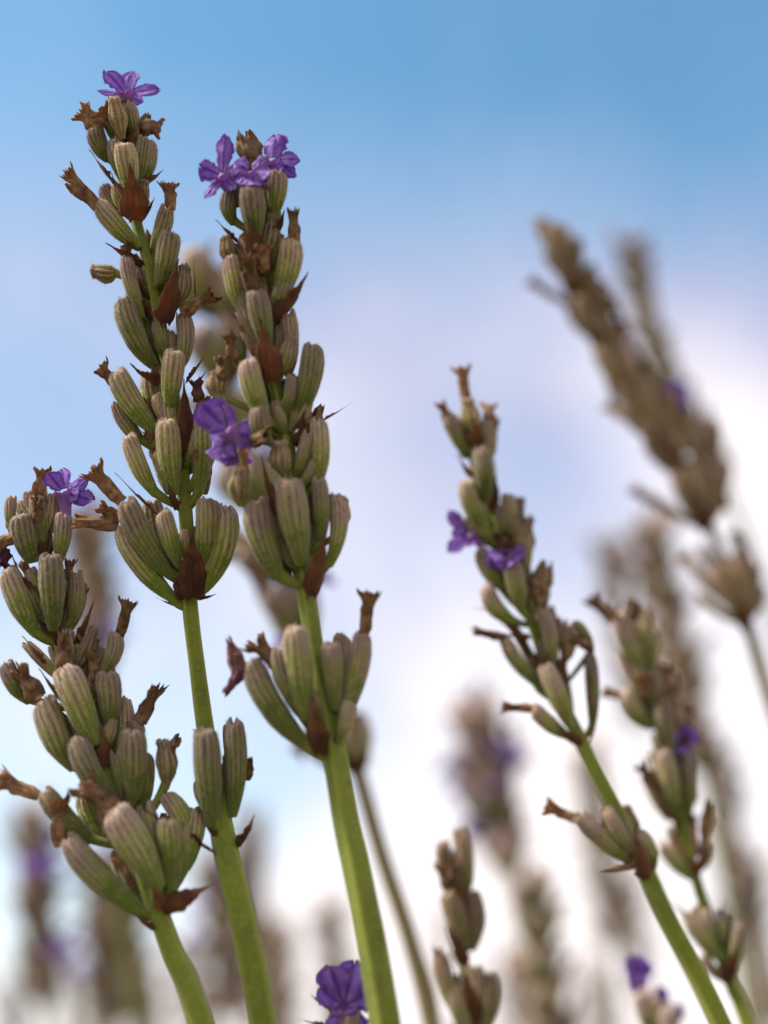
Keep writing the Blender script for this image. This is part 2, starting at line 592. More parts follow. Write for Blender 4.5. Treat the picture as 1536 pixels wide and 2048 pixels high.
class Stalk:
    def __init__(self, label, group, path, seed, brown=0.0, purple=.3, green=0.0, node=(), hairs=True, sbrown=None):
        """path: (px, py, depth, stem width in px) from the tip down; runs on to the ground below the frame"""
        self.r = random.Random(seed)
        self.slim = 1.0
        self.brown, self.purple, self.green, self.far = brown, purple, green, not hairs
        pts = []
        for (px, py, d, wd) in path:
            p = P(px, py, d)
            pts.append((p.x, p.y, p.z, wd * .39 * d / FPX))
        self.path = path
        # carry the stem down to the soil
        a, c = Vector(pts[-2][:3]), Vector(pts[-1][:3])
        v = (c - a).normalized()
        rad = pts[-1][3]
        p = c.copy()
        first = len(pts) - 1
        while p.z > 0.0:
            v = (v * .80 + Vector((0, 0.02, -1)) * .20).normalized()
            p = p + v * .03
            rad *= 1.008
            if p.z < 0:
                p.z = -.002
                pts.append((*p, rad))
                break
            pts.append((*p, rad))
        self.pts = catmull(pts, 8)
        self.root = bpy.data.objects.new('lavender_stalk', None)
        COL.objects.link(self.root)
        self.root.location = (p.x, p.y, 0)
        self.root.empty_display_size = .01
        self.root['label'] = label
        self.root['category'] = 'lavender'
        self.root['group'] = group
        bpy.context.view_layer.update()
        self.line = [Vector(q[:3]) for q in self.pts]
        self.stem(node, brown if sbrown is None else sbrown)

    def depth(self, py):
        pa = self.path
        if py <= pa[0][1]:
            return pa[0][2]
        for a, c in zip(pa, pa[1:]):
            if py <= c[1]:
                f = (py - a[1]) / (c[1] - a[1])
                return a[2] + (c[2] - a[2]) * f
        return pa[-1][2]

    def at(self, py):
        pa = self.path
        for a, c in zip(pa, pa[1:]):
            if py <= c[1]:
                return a[0] + (c[0] - a[0]) * (py - a[1]) / (c[1] - a[1])
        return pa[-1][0]

    def stem(self, nodes, brown):
        na = 8 if self.far else 24
        vs, fs, pg = [], [], []
        n = len(self.pts)
        tw0 = self.r.uniform(0, pi / 2)
        for j, q in enumerate(self.pts):
            p = Vector(q[:3])
            d = (self.line[min(n - 1, j + 1)] - self.line[max(0, j - 1)]).normalized()
            s = RT - d * RT.dot(d)
            s.normalize()
            u = d.cross(s)
            for k in range(na):
                th = 2 * pi * k / na
                sq = 1 + (.05 if self.far else .11 * cos(4 * th) + .035 * cos(8 * th))
                rr = q[3] * sq * (1 + .04 * noise.noise(Vector((th, j * .21, tw0 * 10))))
                thr = th + tw0 + j * .004
                vs.append(tuple(p + (s * cos(thr) + u * sin(thr)) * rr))
                pg.append((j / n, max(0, cos(4 * th)), 0))
        for j in range(n - 1):
            for k in range(na):
                a, c = j * na + k, j * na + (k + 1) % na
                fs.append((a, c, c + na, a + na))
        fs.append(tuple(range(na)))
        if not self.far:                                 # fine down along the stem
            for _ in range(2600):
                j = self.r.randint(1, int(n * .62))
                p, rad = self.line[j].lerp(self.line[j - 1], self.r.random()), self.pts[j][3]
                d = (self.line[j - 1] - self.line[j]).normalized()
                s = RT - d * RT.dot(d)
                s.normalize()
                u = d.cross(s)
                th = self.r.uniform(0, 2 * pi)
                o = s * cos(th) + u * sin(th)
                t_ = d.cross(o)
                q = p + o * rad * .97
                L = self.r.uniform(.00010, .00026)
                i = len(vs)
                vs += [tuple(q - t_ * .000013), tuple(q + t_ * .000013), tuple(q + (o + d * self.r.uniform(-.7, .7)) * L)]
                pg += [(.5, .9, 0)] * 3
                fs.append((i, i + 1, i + 2))
        inv = Matrix.Translation(-self.root.location)
        vs = [tuple(inv @ Vector(v)) for v in vs]
        o = bpy.data.objects.new('stem', mesh('stem', vs, fs, pg, M_STEM))
        COL.objects.link(o)
        o.parent = self.root
        o.color = (0, brown, 0, 1)

    def place(self, name, me, base, tip, rx, ry, color, out=None, parent=None):
        mid = (base + tip) * .5
        if out is None:
            q = min(self.line, key=lambda s: (s - mid).length_squared)
            out = mid - q
            if out.length < .0006:
                out = out - FW * .0006
        mw = frame(base, tip, out, rx, ry)
        o = bpy.data.objects.new(name, me)
        COL.objects.link(o)
        o.parent = parent or self.root
        if parent is None:
            o.matrix_local = Matrix.Translation(-self.root.location) @ mw
        else:
            o.matrix_local = Matrix.Translation(-self.root.location) @ mw     # the flower sits at its stalk's origin
        o.color = (*color, 1)
        return o

    def pt(self, x, y, toward_mm):
        return P(x, y, self.depth(y) - toward_mm * .001)

    def bits(self, text):
        """one line per piece: kind tipx tipy basex basey width z [p=..] [n=..] [g=..]; z is -1 behind the stem .. 1 in front"""
        r = self.r
        for ln in text.strip().splitlines():
            f = ln.split('#')[0].split()
            if not f:
                continue
            k = f[0]
            tx, ty, bx, by, wd, z = map(float, f[1:7])
            op = dict(a.split('=') for a in f[7:])
            zb, zt = z * 1.5, z * float(op.get('zt', 3.2))
            base, tip = self.pt(bx, by, zb), self.pt(tx, ty, zt)
            d = self.depth(by)
            rad = wd * .5 * d / FPX * self.slim
            pu = float(op.get('p', min(1, max(0, self.purple + r.uniform(-.25, .25)))))
            br = float(op.get('n', min(1, max(0, self.brown + r.uniform(-.1, .12)))))
            gr = float(op.get('g', min(1, max(0, self.green + r.uniform(-.25, .25)))))
            if k == 'c':
                if self.far:
                    me = r.choice(FARCAL)
                else:
                    me = CAL[int(op['v'])] if 'v' in op else r.choice(CAL)
                self.place('calyx', me, base, tip, rad * (.74 if self.far else .83), rad * (.74 if self.far else .83), (pu, br, gr))
                self.pedicel(base, tip, rad)
                if z >= .45 and not self.far and r.random() < .62:      # the far side of the whorl
                    j = r.uniform(-16, 16)
                    fx = self.at(by)
                    b2 = self.pt(bx + (fx - bx) * .4 + j * .3, by - 4, -zb)
                    t2 = self.pt(tx + (fx - tx) * .5 + j, ty + r.uniform(-4, 22), -zt * .9)
                    self.place('calyx', r.choice(CAL), b2, t2, rad * .78, rad * .78, (pu, br, gr))
            elif k == 'o':
                self.pedicel(base, tip, rad)
                self.place('calyx', r.choice(OLD), base, tip, rad * .9, rad * .9, (pu, max(br, float(op.get('n', .45))), gr))
            elif k == 'b':
                me = BR[int(op['v'])] if 'v' in op else r.choice(BR)
                self.place('bract', me, base, base.lerp(tip, .93), rad * .86, rad * .86, (0, float(op.get('n', r.uniform(0, .18))), float(op.get('g', r.uniform(0, .3)))))
            elif k == 'w':
                me = WIL[int(op['v'])] if 'v' in op else r.choice(WIL)
                self.place('wilted_corolla', me, base, tip, rad, rad, (float(op.get('p', 0)), 0, 0),
                           out=Vector((r.gauss(0, 1), r.gauss(0, 1), r.gauss(0, 1))))

    def fill(self, spans):
        """the smaller pieces that crowd the whorls; spans are (y0, y1, half width, count)"""
        r = self.r
        for (y0, y1, hw, n) in spans:
            for _ in range(int(n * 1.7)):
                y = r.uniform(y0, y1)
                x = self.at(y)
                sd = r.uniform(-1, 1)
                z = r.uniform(-.7, .35) if abs(sd) < .5 else r.uniform(-.5, .5)
                L = r.uniform(62, 100)
                k = r.random()
                lean = self.at(y - 60) - x
                tx, ty = x + sd * hw + lean * L / 60 * .7, y - L
                bx = x + sd * 12
                wd = L * r.uniform(.40, .48)
                kind = 'c' if k < .42 else 'o' if k < .58 else 'w' if k < .82 else 'b'
                if kind == 'w':
                    bx, y = x + sd * hw * .7, y - 20
                    wd *= .85
                self.bits(f'{kind} {tx:.0f} {ty:.0f} {bx:.0f} {y:.0f} {wd:.0f} {z:.2f}')

    def pedicel(self, base, tip, rad):
        q = min(self.line, key=lambda s: (s - base).length_squared)
        gap = (q - base).length
        if gap < .0016 or gap > .009:
            return
        i = self.line.index(q)
        dn = (self.line[min(len(self.line) - 1, i + 1)] - q).normalized()
        foot = q + dn * gap * .55
        e = base + (tip - base).normalized() * rad * .5
        self.place('pedicel', PED, foot, e, rad * .36, rad * .36, (0, min(.8, self.brown + .1), 0))

    def tube(self, bp, mp, rad):
        me = TUB.copy()
        me.name = 'flower'
        me.transform(Matrix.Translation(-self.root.location) @ frame(bp, mp, -FW, rad, rad))
        o = bpy.data.objects.new('flower', me)
        COL.objects.link(o)
        o.parent = self.root
        return o

    def flower(self, base, mouth, tubew, petals, z=(0, 0)):
        """base and mouth in px; each petal (tipx, tipy, width, mm towards the camera at the tip)"""
        bp, mp = self.pt(*base, z[0]), self.pt(*mouth, z[1])
        d = self.depth(base[1])
        rad = tubew * .5 * d / FPX
        fo = self.tube(bp, mp + (mp - bp) * .05, rad)
        face = (mp - bp).normalized()
        for (x, y, wd, zz) in petals:
            tp = self.pt(x, y, z[1] + zz)
            dr = (tp - mp)
            st = mp + dr.normalized() * rad * .35
            self.place('petal', self.r.choice(PET), st, tp, wd * .70 * d / FPX, wd * .5 * d / FPX * .8, (0, 0, 0), out=-FW + face * .45, parent=fo)

    def whorl_auto(self, s0, s1, n_whorl, size, gap=0.0, tail=(), flowers=0, count=(7, 10), wilt=.5):
        """whorls along the line between arc fractions, for spikes that show only as soft shapes"""
        r = self.r
        top, bot = self.line[0], None
        cum = [0]
        for a, c in zip(self.line, self.line[1:]):
            cum.append(cum[-1] + (c - a).length)

        def at(s):
            for i in range(len(cum) - 1):
                if cum[i + 1] >= s:
                    f = (s - cum[i]) / max(1e-9, cum[i + 1] - cum[i])
                    return self.line[i].lerp(self.line[i + 1], f), (self.line[i] - self.line[i + 1]).normalized()
            return self.line[-1], Vector((0, 0, 1))
        fl = set(flowers) if isinstance(flowers, tuple) else set(r.sample(range(n_whorl * 4), flowers))
        for wv in range(n_whorl):
            s = s0 + (s1 - s0) * wv / max(1, n_whorl - 1) if wv < n_whorl - len(tail) else tail[wv - n_whorl + len(tail)]
            c, dv = at(s)
            sx = dv.orthogonal().normalized()
            sy = dv.cross(sx)
            n = r.randint(*count)
            a0 = r.uniform(0, 6)
            for k in range(n):
                th = a0 + 2 * pi * k / n + r.uniform(-.25, .25)
                o = sx * cos(th) + sy * sin(th)
                L = size * r.uniform(.9, 1.3)
                tilt = r.uniform(.25, .75)
                b0 = c + o * .0009 + dv * r.uniform(-.0008, .0015)
                b1 = b0 + (dv * cos(tilt) + o * sin(tilt)) * L
                rad = L * r.uniform(.20, .25)
                self.place('calyx', r.choice(FARCAL), b0, b1, rad, rad,
                           (min(1, max(0, self.purple + r.uniform(-.3, .3))), min(1, max(0, self.brown + r.uniform(-.2, .2))), r.uniform(0, .6) * (1 - self.brown)), out=o)
                e = (b1 - b0).normalized()
                if wv * 4 + k in fl:
                    self.auto_flower(b1, e, o, size * .55)
                elif r.random() < wilt:
                    e2 = (e + Vector((r.gauss(0, .4), r.gauss(0, .4), r.gauss(0, .4)))).normalized()
                    self.place('wilted_corolla', r.choice(WIL), b1 - e * L * .08, b1 + e2 * L * r.uniform(.3, .5), rad * .62, rad * .62, (0, 0, 0), out=sx)
            for k in range(2):
                th = a0 + pi * k + r.uniform(-.3, .3)
                o = sx * cos(th) + sy * sin(th)
                b0 = c + o * .0008 - dv * .001
                self.place('bract', r.choice(BR), b0, b0 + (dv * .85 + o * .5) * size * .8, size * .30, size * .30, (0, .1, .1), out=o)

    def auto_flower(self, p, e, o, L):
        r = self.r
        fo = self.tube(p - e * L * .2, p + e * L * .5, L * .3)
        m = p + e * L * .5
        sx = e.orthogonal().normalized()
        sy = e.cross(sx)
        for k in range(5):
            th = 2 * pi * k / 5
            q = (sx * cos(th) + sy * sin(th)) * .9 + e * .35
            self.place('petal', r.choice(PET), m, m + q * L, L * .42, L * .42, (0, 0, 0), out=e, parent=fo)


# ------------------------------------------------------------------ the ground
gm = bpy.data.meshes.new('ground')
gm.from_pydata([(-2000, -2000, 0), (2000, -2000, 0), (2000, 2000, 0), (-2000, 2000, 0)], [], [(0, 1, 2, 3)])
gm.materials.append(M_SOIL)
go = bpy.data.objects.new('ground', gm)
COL.objects.link(go)
go['kind'] = 'structure'

GF = 'sharp lavender stalks close to the lens'
GM = 'lavender stalks a little behind the focus'
GB = 'blurred lavender stalks in the background'

# ------------------------------------------------------------------ stalk A: the tallest, left
A = Stalk('tallest green lavender stalk, one violet flower on its tip reaching highest into blue sky', GF,
          [(244, 230, .1130, 18), (254, 330, .1130, 22), (272, 440, .1128, 26), (294, 520, .1125, 28), (308, 600, .1122, 30), (323, 680, .112, 30),
           (345, 780, .1117, 32), (360, 900, .1113, 36), (372, 1040, .111, 38), (379, 1200, .1105, 42), (395, 1340, .110, 44),
           (414, 1480, .109, 50), (436, 1610, .108, 60), (452, 1700, .107, 72), (490, 1860, .105, 76), (528, 2060, .103, 76)], 1, purple=.28)
A.bits('''
o 226 190 246 278 36 .9 n=.75
c 258 205 268 268 38 .3 p=.4
w 160 222 204 256 50 .2 v=3
w 205 215 240 250 40 .5 v=0
c 183 254 217 322 46 .25 v=1 p=.35
c 214 232 236 288 32 -.2 p=.8
w 318 262 283 252 44 -.1 v=2
w 296 236 276 268 34 -.3 v=4
c 303 278 288 362 44 .05 p=.2
b 330 338 284 372 34 .0 g=.9 v=1
b 177 292 228 368 42 .2 v=2
c 247 280 264 388 54 .95 v=0 p=.1 g=0
b 259 316 271 440 66 1.25 v=0
b 311 390 288 438 20 .3
c 202 376 246 430 38 -.5 p=.9
c 228 368 248 424 28 -.2 p=.3
c 190 404 280 498 52 .45 v=3 p=.15
w 128 350 196 414 42 .45 v=0
w 136 372 180 398 30 .5 v=4
c 338 416 306 500 46 .2 p=.1
w 338 366 342 420 34 .2 v=0
c 343 458 322 568 56 .75 v=0 p=.1 g=.05
b 357 506 332 646 60 1.0 v=3
b 207 480 284 532 40 .5 v=2
o 180 546 238 545 42 .1 n=.5 p=.3
b 366 478 334 520 16 -.3 g=.8
c 246 508 284 636 38 .45 p=.75 v=1
b 262 560 300 640 34 .3 v=4
c 232 596 308 734 60 .55 v=2 p=.2 g=.3
o 373 526 358 612 36 .35 n=.3 p=.4
w 416 578 366 626 46 .5 v=2
b 386 514 392 592 12 .4 n=.6
c 376 630 360 736 46 .1 p=.5
b 255 724 312 768 48 .5 v=1
b 303 700 312 770 30 .65 v=4
c 350 694 338 818 54 .85 v=0 p=.15 g=.2
b 366 746 374 904 54 .9 v=3
b 412 704 374 764 26 .0
w 392 762 398 804 30 .1 p=.35 v=3
b 420 730 388 776 20 -.2
c 222 742 310 864 60 .5 v=1 p=.2 g=.3
w 196 738 232 770 34 .5 v=1
c 228 808 286 886 46 .1 p=.4
c 308 788 334 848 30 .45 p=.2
c 331 830 348 990 58 .9 v=0 p=.2 g=.4
c 249 868 312 992 52 .6 v=3 p=.4
c 408 836 396 992 54 .35 v=3 p=.1 g=.9
b 224 936 318 1034 34 .4 v=2
b 334 958 352 1020 24 .9 v=5
c 240 1000 334 1148 64 .75 v=1 p=.4 g=.3
w 180 944 244 1004 46 .7 v=0
c 227 1054 346 1198 60 .40 v=2 p=.4 g=.35
w 154 1036 236 1052 46 .4 v=1
w 200 1010 240 1040 40 .3 v=2
c 323 1016 358 1134 46 .8 v=3 p=.2 g=.3
c 417 992 404 1136 54 .7 v=1 p=.2 g=.3
c 470 1010 406 1182 64 .35 v=4 p=.3 g=.5
c 440 1000 398 1150 50 -.4 p=.4
c 296 1040 352 1150 50 -.5 p=.4
b 383 1050 386 1196 70 1.1 v=0
b 308 1192 352 1214 16 .2 g=.5
b 436 1186 398 1200 18 .2
b 345 1150 360 1200 30 .8 v=1
c 409 1448 424 1652 66 1.0 v=0 p=.3 g=.45
c 474 1432 466 1634 58 .45 v=3 p=.35 g=.35
b 384 1456 412 1476 24 .2 n=.3
b 512 1624 480 1694 40 .5 v=1
b 392 1600 428 1672 26 .8
b 236 1586 424 1704 22 .95 v=5 n=.1
w 500 1520 496 1560 22 .3 v=4
''')
A.flower((262, 232), (254, 190), 40, [(212, 140, 36, .6), (259, 136, 40, -.3), (316, 170, 36, .2), (196, 182, 26, .4), (282, 204, 26, 1.0)], (-1.2, -1.2))

A.fill([(300, 450, 42, 12), (520, 660, 62, 12), (700, 790, 70, 9), (850, 1010, 72, 14), (1120, 1190, 70, 8), (1600, 1660, 50, 3)])
# ------------------------------------------------------------------ stalk B: second tall one, several flowers
B = Stalk('thick green lavender stalk crowned by three violet flowers side by side', GF,
          [(506, 380, .1095, 18), (520, 520, .1090, 22), (532, 660, .1085, 26), (552, 780, .1080, 30), (576, 900, .1075, 32), (598, 1060, .1068, 36),
           (612, 1190, .1062, 40), (630, 1300, .1057, 44), (652, 1410, .105, 50), (668, 1500, .1045, 58), (694, 1650, .1035, 64),
           (726, 1800, .102, 70), (772, 2060, .100, 76)], 2, purple=.35, green=.15)
B.bits('''
w 506 268 508 350 62 .2 v=4
c 456 372 468 450 44 .3 p=.75
c 500 366 512 478 60 .95 p=.45 v=0
c 558 338 548 430 50 .5 p=.4 v=0
b 572 414 548 478 40 .5 v=1 n=.15
b 430 434 474 484 36 .25 v=2
b 494 424 526 552 62 1.15 v=0 n=.15
o 448 470 466 530 40 .2 n=.9
b 440 486 470 540 36 .4 v=4
w 492 512 506 590 52 1.0 v=0
w 540 500 524 540 40 1.0 v=2
c 455 508 486 628 50 .35 p=.6 v=3
c 553 462 546 532 30 .2 p=.9
c 590 474 556 604 60 .45 p=.1 v=1 g=.1
w 596 422 588 482 44 .45 v=0
b 623 536 552 644 50 .8 v=1 n=.12
c 510 574 534 700 56 .9 p=.3 v=0
b 440 592 494 664 30 .3 v=2
c 582 620 576 754 46 .2 p=.35 n=.3
b 520 626 542 762 64 1.15 v=3 n=.12
w 444 674 470 720 40 .3 v=2
c 474 668 486 742 40 .0 p=.6
w 438 716 446 760 40 .2 v=3
o 430 738 440 800 44 .0 n=.7
c 488 716 530 842 58 .8 p=.55 v=1
c 514 808 536 888 50 .9 p=.3 n=.2
w 545 866 505 886 40 1.2 v=2
c 634 684 596 836 60 .35 p=.15 v=1 g=.25
b 610 814 596 894 40 .5 v=1
b 708 802 640 846 16 -.2 v=5 n=.25
c 642 832 632 982 56 .3 p=.25 v=3 g=.3
o 556 880 566 950 48 .7 n=.6
w 486 900 488 960 36 1.2 v=3
o 478 928 484 1010 48 1.0 n=.6
b 522 900 550 1030 46 .9 v=4 n=.12
c 574 948 604 1130 74 .9 p=.35 v=0 g=.25
c 641 948 640 1092 48 .5 p=.3 v=3 g=.2
c 684 984 658 1134 46 .2 p=.4 v=4
o 690 990 676 1070 34 .1 n=.6
c 500 998 556 1156 74 .55 p=.55 v=1 g=.2
c 530 1010 570 1110 46 .2 p=.5
b 656 1050 624 1192 52 1.0 v=0 n=.1
c 586 1244 614 1440 66 .85 p=.4 v=0 g=.4
c 484 1324 612 1492 70 .4 p=.4 v=2 g=.6
w 518 1276 560 1336 54 .4 v=1
w 448 1290 488 1352 52 .4 p=.5 v=4
w 462 1388 486 1336 44 .35 p=.7 v=2
c 548 1290 600 1430 52 .6 p=.5 v=1 g=.3
c 732 1262 688 1438 54 .45 p=.5 v=1 g=.3
w 742 1186 728 1272 38 .45 v=0
c 662 1278 672 1420 50 .7 p=.4 v=0 g=.3
c 706 1288 676 1452 46 .2 p=.4 g=.4
b 620 1370 638 1508 60 1.1 v=0 n=.1
b 690 1440 668 1500 30 .4
''')
B.flower((462, 392), (444, 352), 36, [(398, 330, 44, .5), (452, 270, 34, -.2), (410, 396, 34, .8), (486, 340, 42, .5), (470, 380, 34, 1.0)], (.8, 1.8))
B.flower((502, 385), (500, 345), 38, [(470, 322, 40, .4), (536, 318, 42, .2), (512, 372, 42, 1.2), (478, 370, 38, 1.0), (538, 352, 34, .8)], (1.8, 2.4))
B.flower((556, 352), (546, 322), 36, [(550, 266, 52, -.2), (596, 312, 36, .4), (592, 346, 24, .6), (514, 322, 36, .5), (560, 345, 30, 1.0)], (.6, 1.0))
B.flower((496, 930), (458, 862), 50, [(402, 806, 66, .6), (440, 806, 60, .2), (494, 872, 66, .6), (446, 926, 66, .6), (474, 908, 60, .9), (428, 858, 66, 1.0)], (1.6, 2.4))

B.fill([(420, 560, 50, 12), (560, 760, 62, 16), (800, 900, 70, 10), (940, 1010, 70, 8), (1090, 1180, 68, 8), (1420, 1490, 70, 6)])
# ------------------------------------------------------------------ stalk C: lower left, branching low
Cc = Stalk('low full lavender stalk at the left edge with a blue violet bell flower', GF,
           [(62, 1010, .1120, 20), (84, 1120, .1115, 22), (100, 1230, .111, 24), (130, 1330, .110, 28), (176, 1450, .109, 34), (222, 1580, .1075, 40),
            (272, 1700, .106, 46), (308, 1800, .105, 56), (340, 1890, .104, 60), (408, 2060, .102, 66)], 3, purple=.35, green=.2)
Cc.bits('''
c 130 1022 118 1124 46 .4 p=.8 v=0
c 40 1024 64 1126 62 .5 p=.4 v=0
c 20 990 24 1060 34 .0 p=.5
w 74 938 77 992 36 .2 v=2
c 74 986 88 1096 46 .3 p=.6
w 74 996 74 1040 32 .9 v=3
w -12 1096 36 1072 40 .6 v=1
w 0 1130 10 1100 40 .5 p=.8 v=3
c 101 1100 107 1260 60 .9 p=.4 v=0 g=.4
c 8 1134 74 1272 62 .6 p=.4 v=3 g=.35
c 156 1144 144 1244 44 .1 p=.3 n=.2
c 170 1160 150 1250 30 -.2 p=.3 n=.3
b 190 1192 152 1300 32 .4 v=4
b 20 1108 74 1208 52 .5 v=1
b 44 1266 88 1326 42 .5 v=2
w 112 1268 130 1338 54 .9 v=2
c 124 1326 192 1490 74 .9 p=.4 v=1 g=.35
c 240 1264 206 1346 46 .3 p=.5 n=.2
w 262 1204 238 1274 36 .35 v=0
c 178 1340 190 1400 40 .0 p=.5
c 216 1338 220 1452 62 .5 p=.4 v=0 g=.2
c 4 1326 60 1406 52 .2 p=.6
w 36 1336 78 1396 60 .6 v=3
b 76 1330 130 1410 50 .5 v=4
c 78 1396 150 1540 78 .5 p=.4 v=3 g=.3
w 308 1372 280 1444 50 .3 v=0
c 276 1440 268 1480 36 .2
c 267 1452 266 1600 66 .7 p=.35 v=0 g=.3
c 142 1470 218 1608 64 .8 p=.45 v=1 g=.2
o 330 1474 332 1580 50 .3 n=.5
w 344 1480 326 1512 46 .4 v=2
b 200 1440 214 1530 34 .7 v=4
w 182 1556 234 1628 62 1.2 v=2
c 224 1610 320 1776 78 1.2 p=.45 v=3 g=.35
c 78 1584 184 1684 54 .5 p=.3 v=1 g=.5
w 0 1560 78 1592 40 .5 v=0
w 104 1600 122 1690 44 .8 v=2
c 120 1678 286 1828 64 .8 p=.4 v=1 g=.4
b 186 1590 226 1690 46 .7 v=1
c 338 1630 344 1780 62 .6 p=.2 v=0 g=.9
c 300 1660 326 1790 54 .2 p=.2 g=.9
c 250 1660 310 1790 54 -.3 p=.3 g=.8
c 372 1650 352 1770 50 .3 p=.2 g=.9
c 296 1500 276 1640 54 -.2 p=.3 g=.7
c 236 1500 262 1640 56 .1 p=.3 g=.6
c 196 1480 236 1600 50 -.3 p=.4 g=.5
c 256 1400 232 1520 50 -.2 p=.4 g=.4
c 140 1450 206 1590 50 -.4 p=.4 g=.4
c 150 1380 176 1480 48 .2 p=.4 g=.5
b 240 1560 270 1660 50 .5
c 336 1580 380 1690 52 .2 p=.4 g=.3
c 396 1620 372 1740 56 .0 p=.3 g=.7
c 290 1610 318 1740 54 .3 p=.3 g=.8
b 436 1764 326 1818 48 .9 v=0 n=.1
b 262 1822 306 1860 34 .6 v=2
b 300 1768 330 1816 36 1.0 v=1
''')
Cc.flower((132, 1035), (129, 985), 42, [(96, 946, 36, .4), (122, 934, 34, -.5), (178, 958, 40, .2), (184, 1000, 38, .6), (150, 990, 30, 1.0)], (.8, 1.0))

Cc.fill([(1060, 1130, 62, 8), (1200, 1300, 60, 9), (1340, 1420, 84, 9), (1480, 1600, 80, 12), (1680, 1800, 62, 8)])
# ------------------------------------------------------------------ stalk D: right, slightly soft
D = Stalk('slim green lavender stalk right of centre with two violet flowers halfway down its leaning spike', GM,
          [(930, 780, 0.1271, 16), (942, 860, 0.1271, 18), (962, 960, 0.1271, 22), (1012, 1080, 0.1271, 24), (1060, 1230, 0.1261, 28), (1108, 1370, 0.1261, 30),
           (1160, 1480, 0.1251, 36), (1230, 1620, 0.1242, 42), (1290, 1740, 0.1232, 46), (1335, 1840, 0.1222, 50), (1446, 2060, 0.1203, 54)], 4, purple=.4, green=.2)
D.slim = .92
D.bits('''
w 927 736 932 808 36 .2 v=0
o 934 792 948 880 44 .4 n=.5
w 882 806 904 852 40 .2 v=3
c 893 826 938 916 44 .3 p=.5
w 984 808 978 852 38 .1 v=2
c 978 838 962 936 46 .2 p=.5
b 948 836 956 896 40 .9 n=.3
c 964 888 970 1004 52 .8 p=.3
b 912 902 948 966 38 .3 v=2
c 926 958 966 1066 54 .6 p=.3 g=.4
b 990 944 990 1026 42 .4 n=.1
c 1004 1006 1014 1096 46 .3 p=.6
c 936 1034 990 1094 46 .3 p=.3
b 1000 1060 1010 1110 40 .8 n=.3
w 1020 1062 1016 1096 44 .9 v=2
c 1022 1118 1044 1226 48 .8 p=.6
c 952 1098 1016 1186 48 .3 p=.5
c 960 1176 1030 1246 50 .4 p=.6
b 944 1214 986 1220 24 .2 g=.6
b 952 1180 990 1200 20 .2
w 1080 1130 1076 1210 54 .2 v=4
o 1092 1140 1072 1230 40 -.2 n=.7
w 952 1264 1010 1276 30 .5 v=1
b 985 1262 1058 1278 34 .5 v=1 n=.1
c 1090 1216 1106 1340 42 .6 p=.5
c 1004 1284 1084 1376 40 .4 p=.3 g=.6
b 1122 1270 1130 1376 50 .5 v=0 n=.1
o 1146 1250 1126 1330 34 .2 n=.7
c 1088 1326 1142 1456 50 .9 p=.5 g=.3
c 1182 1300 1184 1458 42 .2 p=.5 g=.3
c 1152 1238 1184 1310 34 -.2 p=.0 g=.9
w 1142 1274 1184 1298 34 .3 v=1
w 1008 1408 1074 1418 32 .3 v=0
c 1062 1416 1138 1476 46 .5 p=.4
b 1106 1446 1160 1490 36 .7 v=1 n=.1
b 1196 1426 1180 1484 26 .2
w 1092 1610 1164 1644 32 .3 v=0
c 1152 1634 1262 1722 50 .5 p=.6 g=.2
c 1210 1616 1266 1706 40 .7 p=.4 n=.3
w 1206 1738 1270 1732 20 .6 v=4
b 1264 1644 1292 1758 42 1.0 v=3
c 1280 1656 1304 1744 46 .2 p=.4
b 1316 1700 1300 1752 30 .4 n=.2
''')
D.flower((965, 1092), (940, 1070), 34, [(896, 1024, 30, .2), (926, 1040, 34, .6), (896, 1100, 32, .4), (940, 1094, 38, 1.0), (912, 1066, 40, 1.2)], (.5, .8))
D.flower((1020, 1150), (1012, 1112), 40, [(972, 1116, 34, .6), (1050, 1100, 34, .6), (990, 1128, 34, 1.4), (1030, 1122, 36, 1.4), (1012, 1090, 30, -.2)], (1.2, 2.2))

D.fill([(860, 1000, 42, 10), (1010, 1240, 60, 18), (1300, 1480, 62, 10), (1690, 1750, 50, 3)])
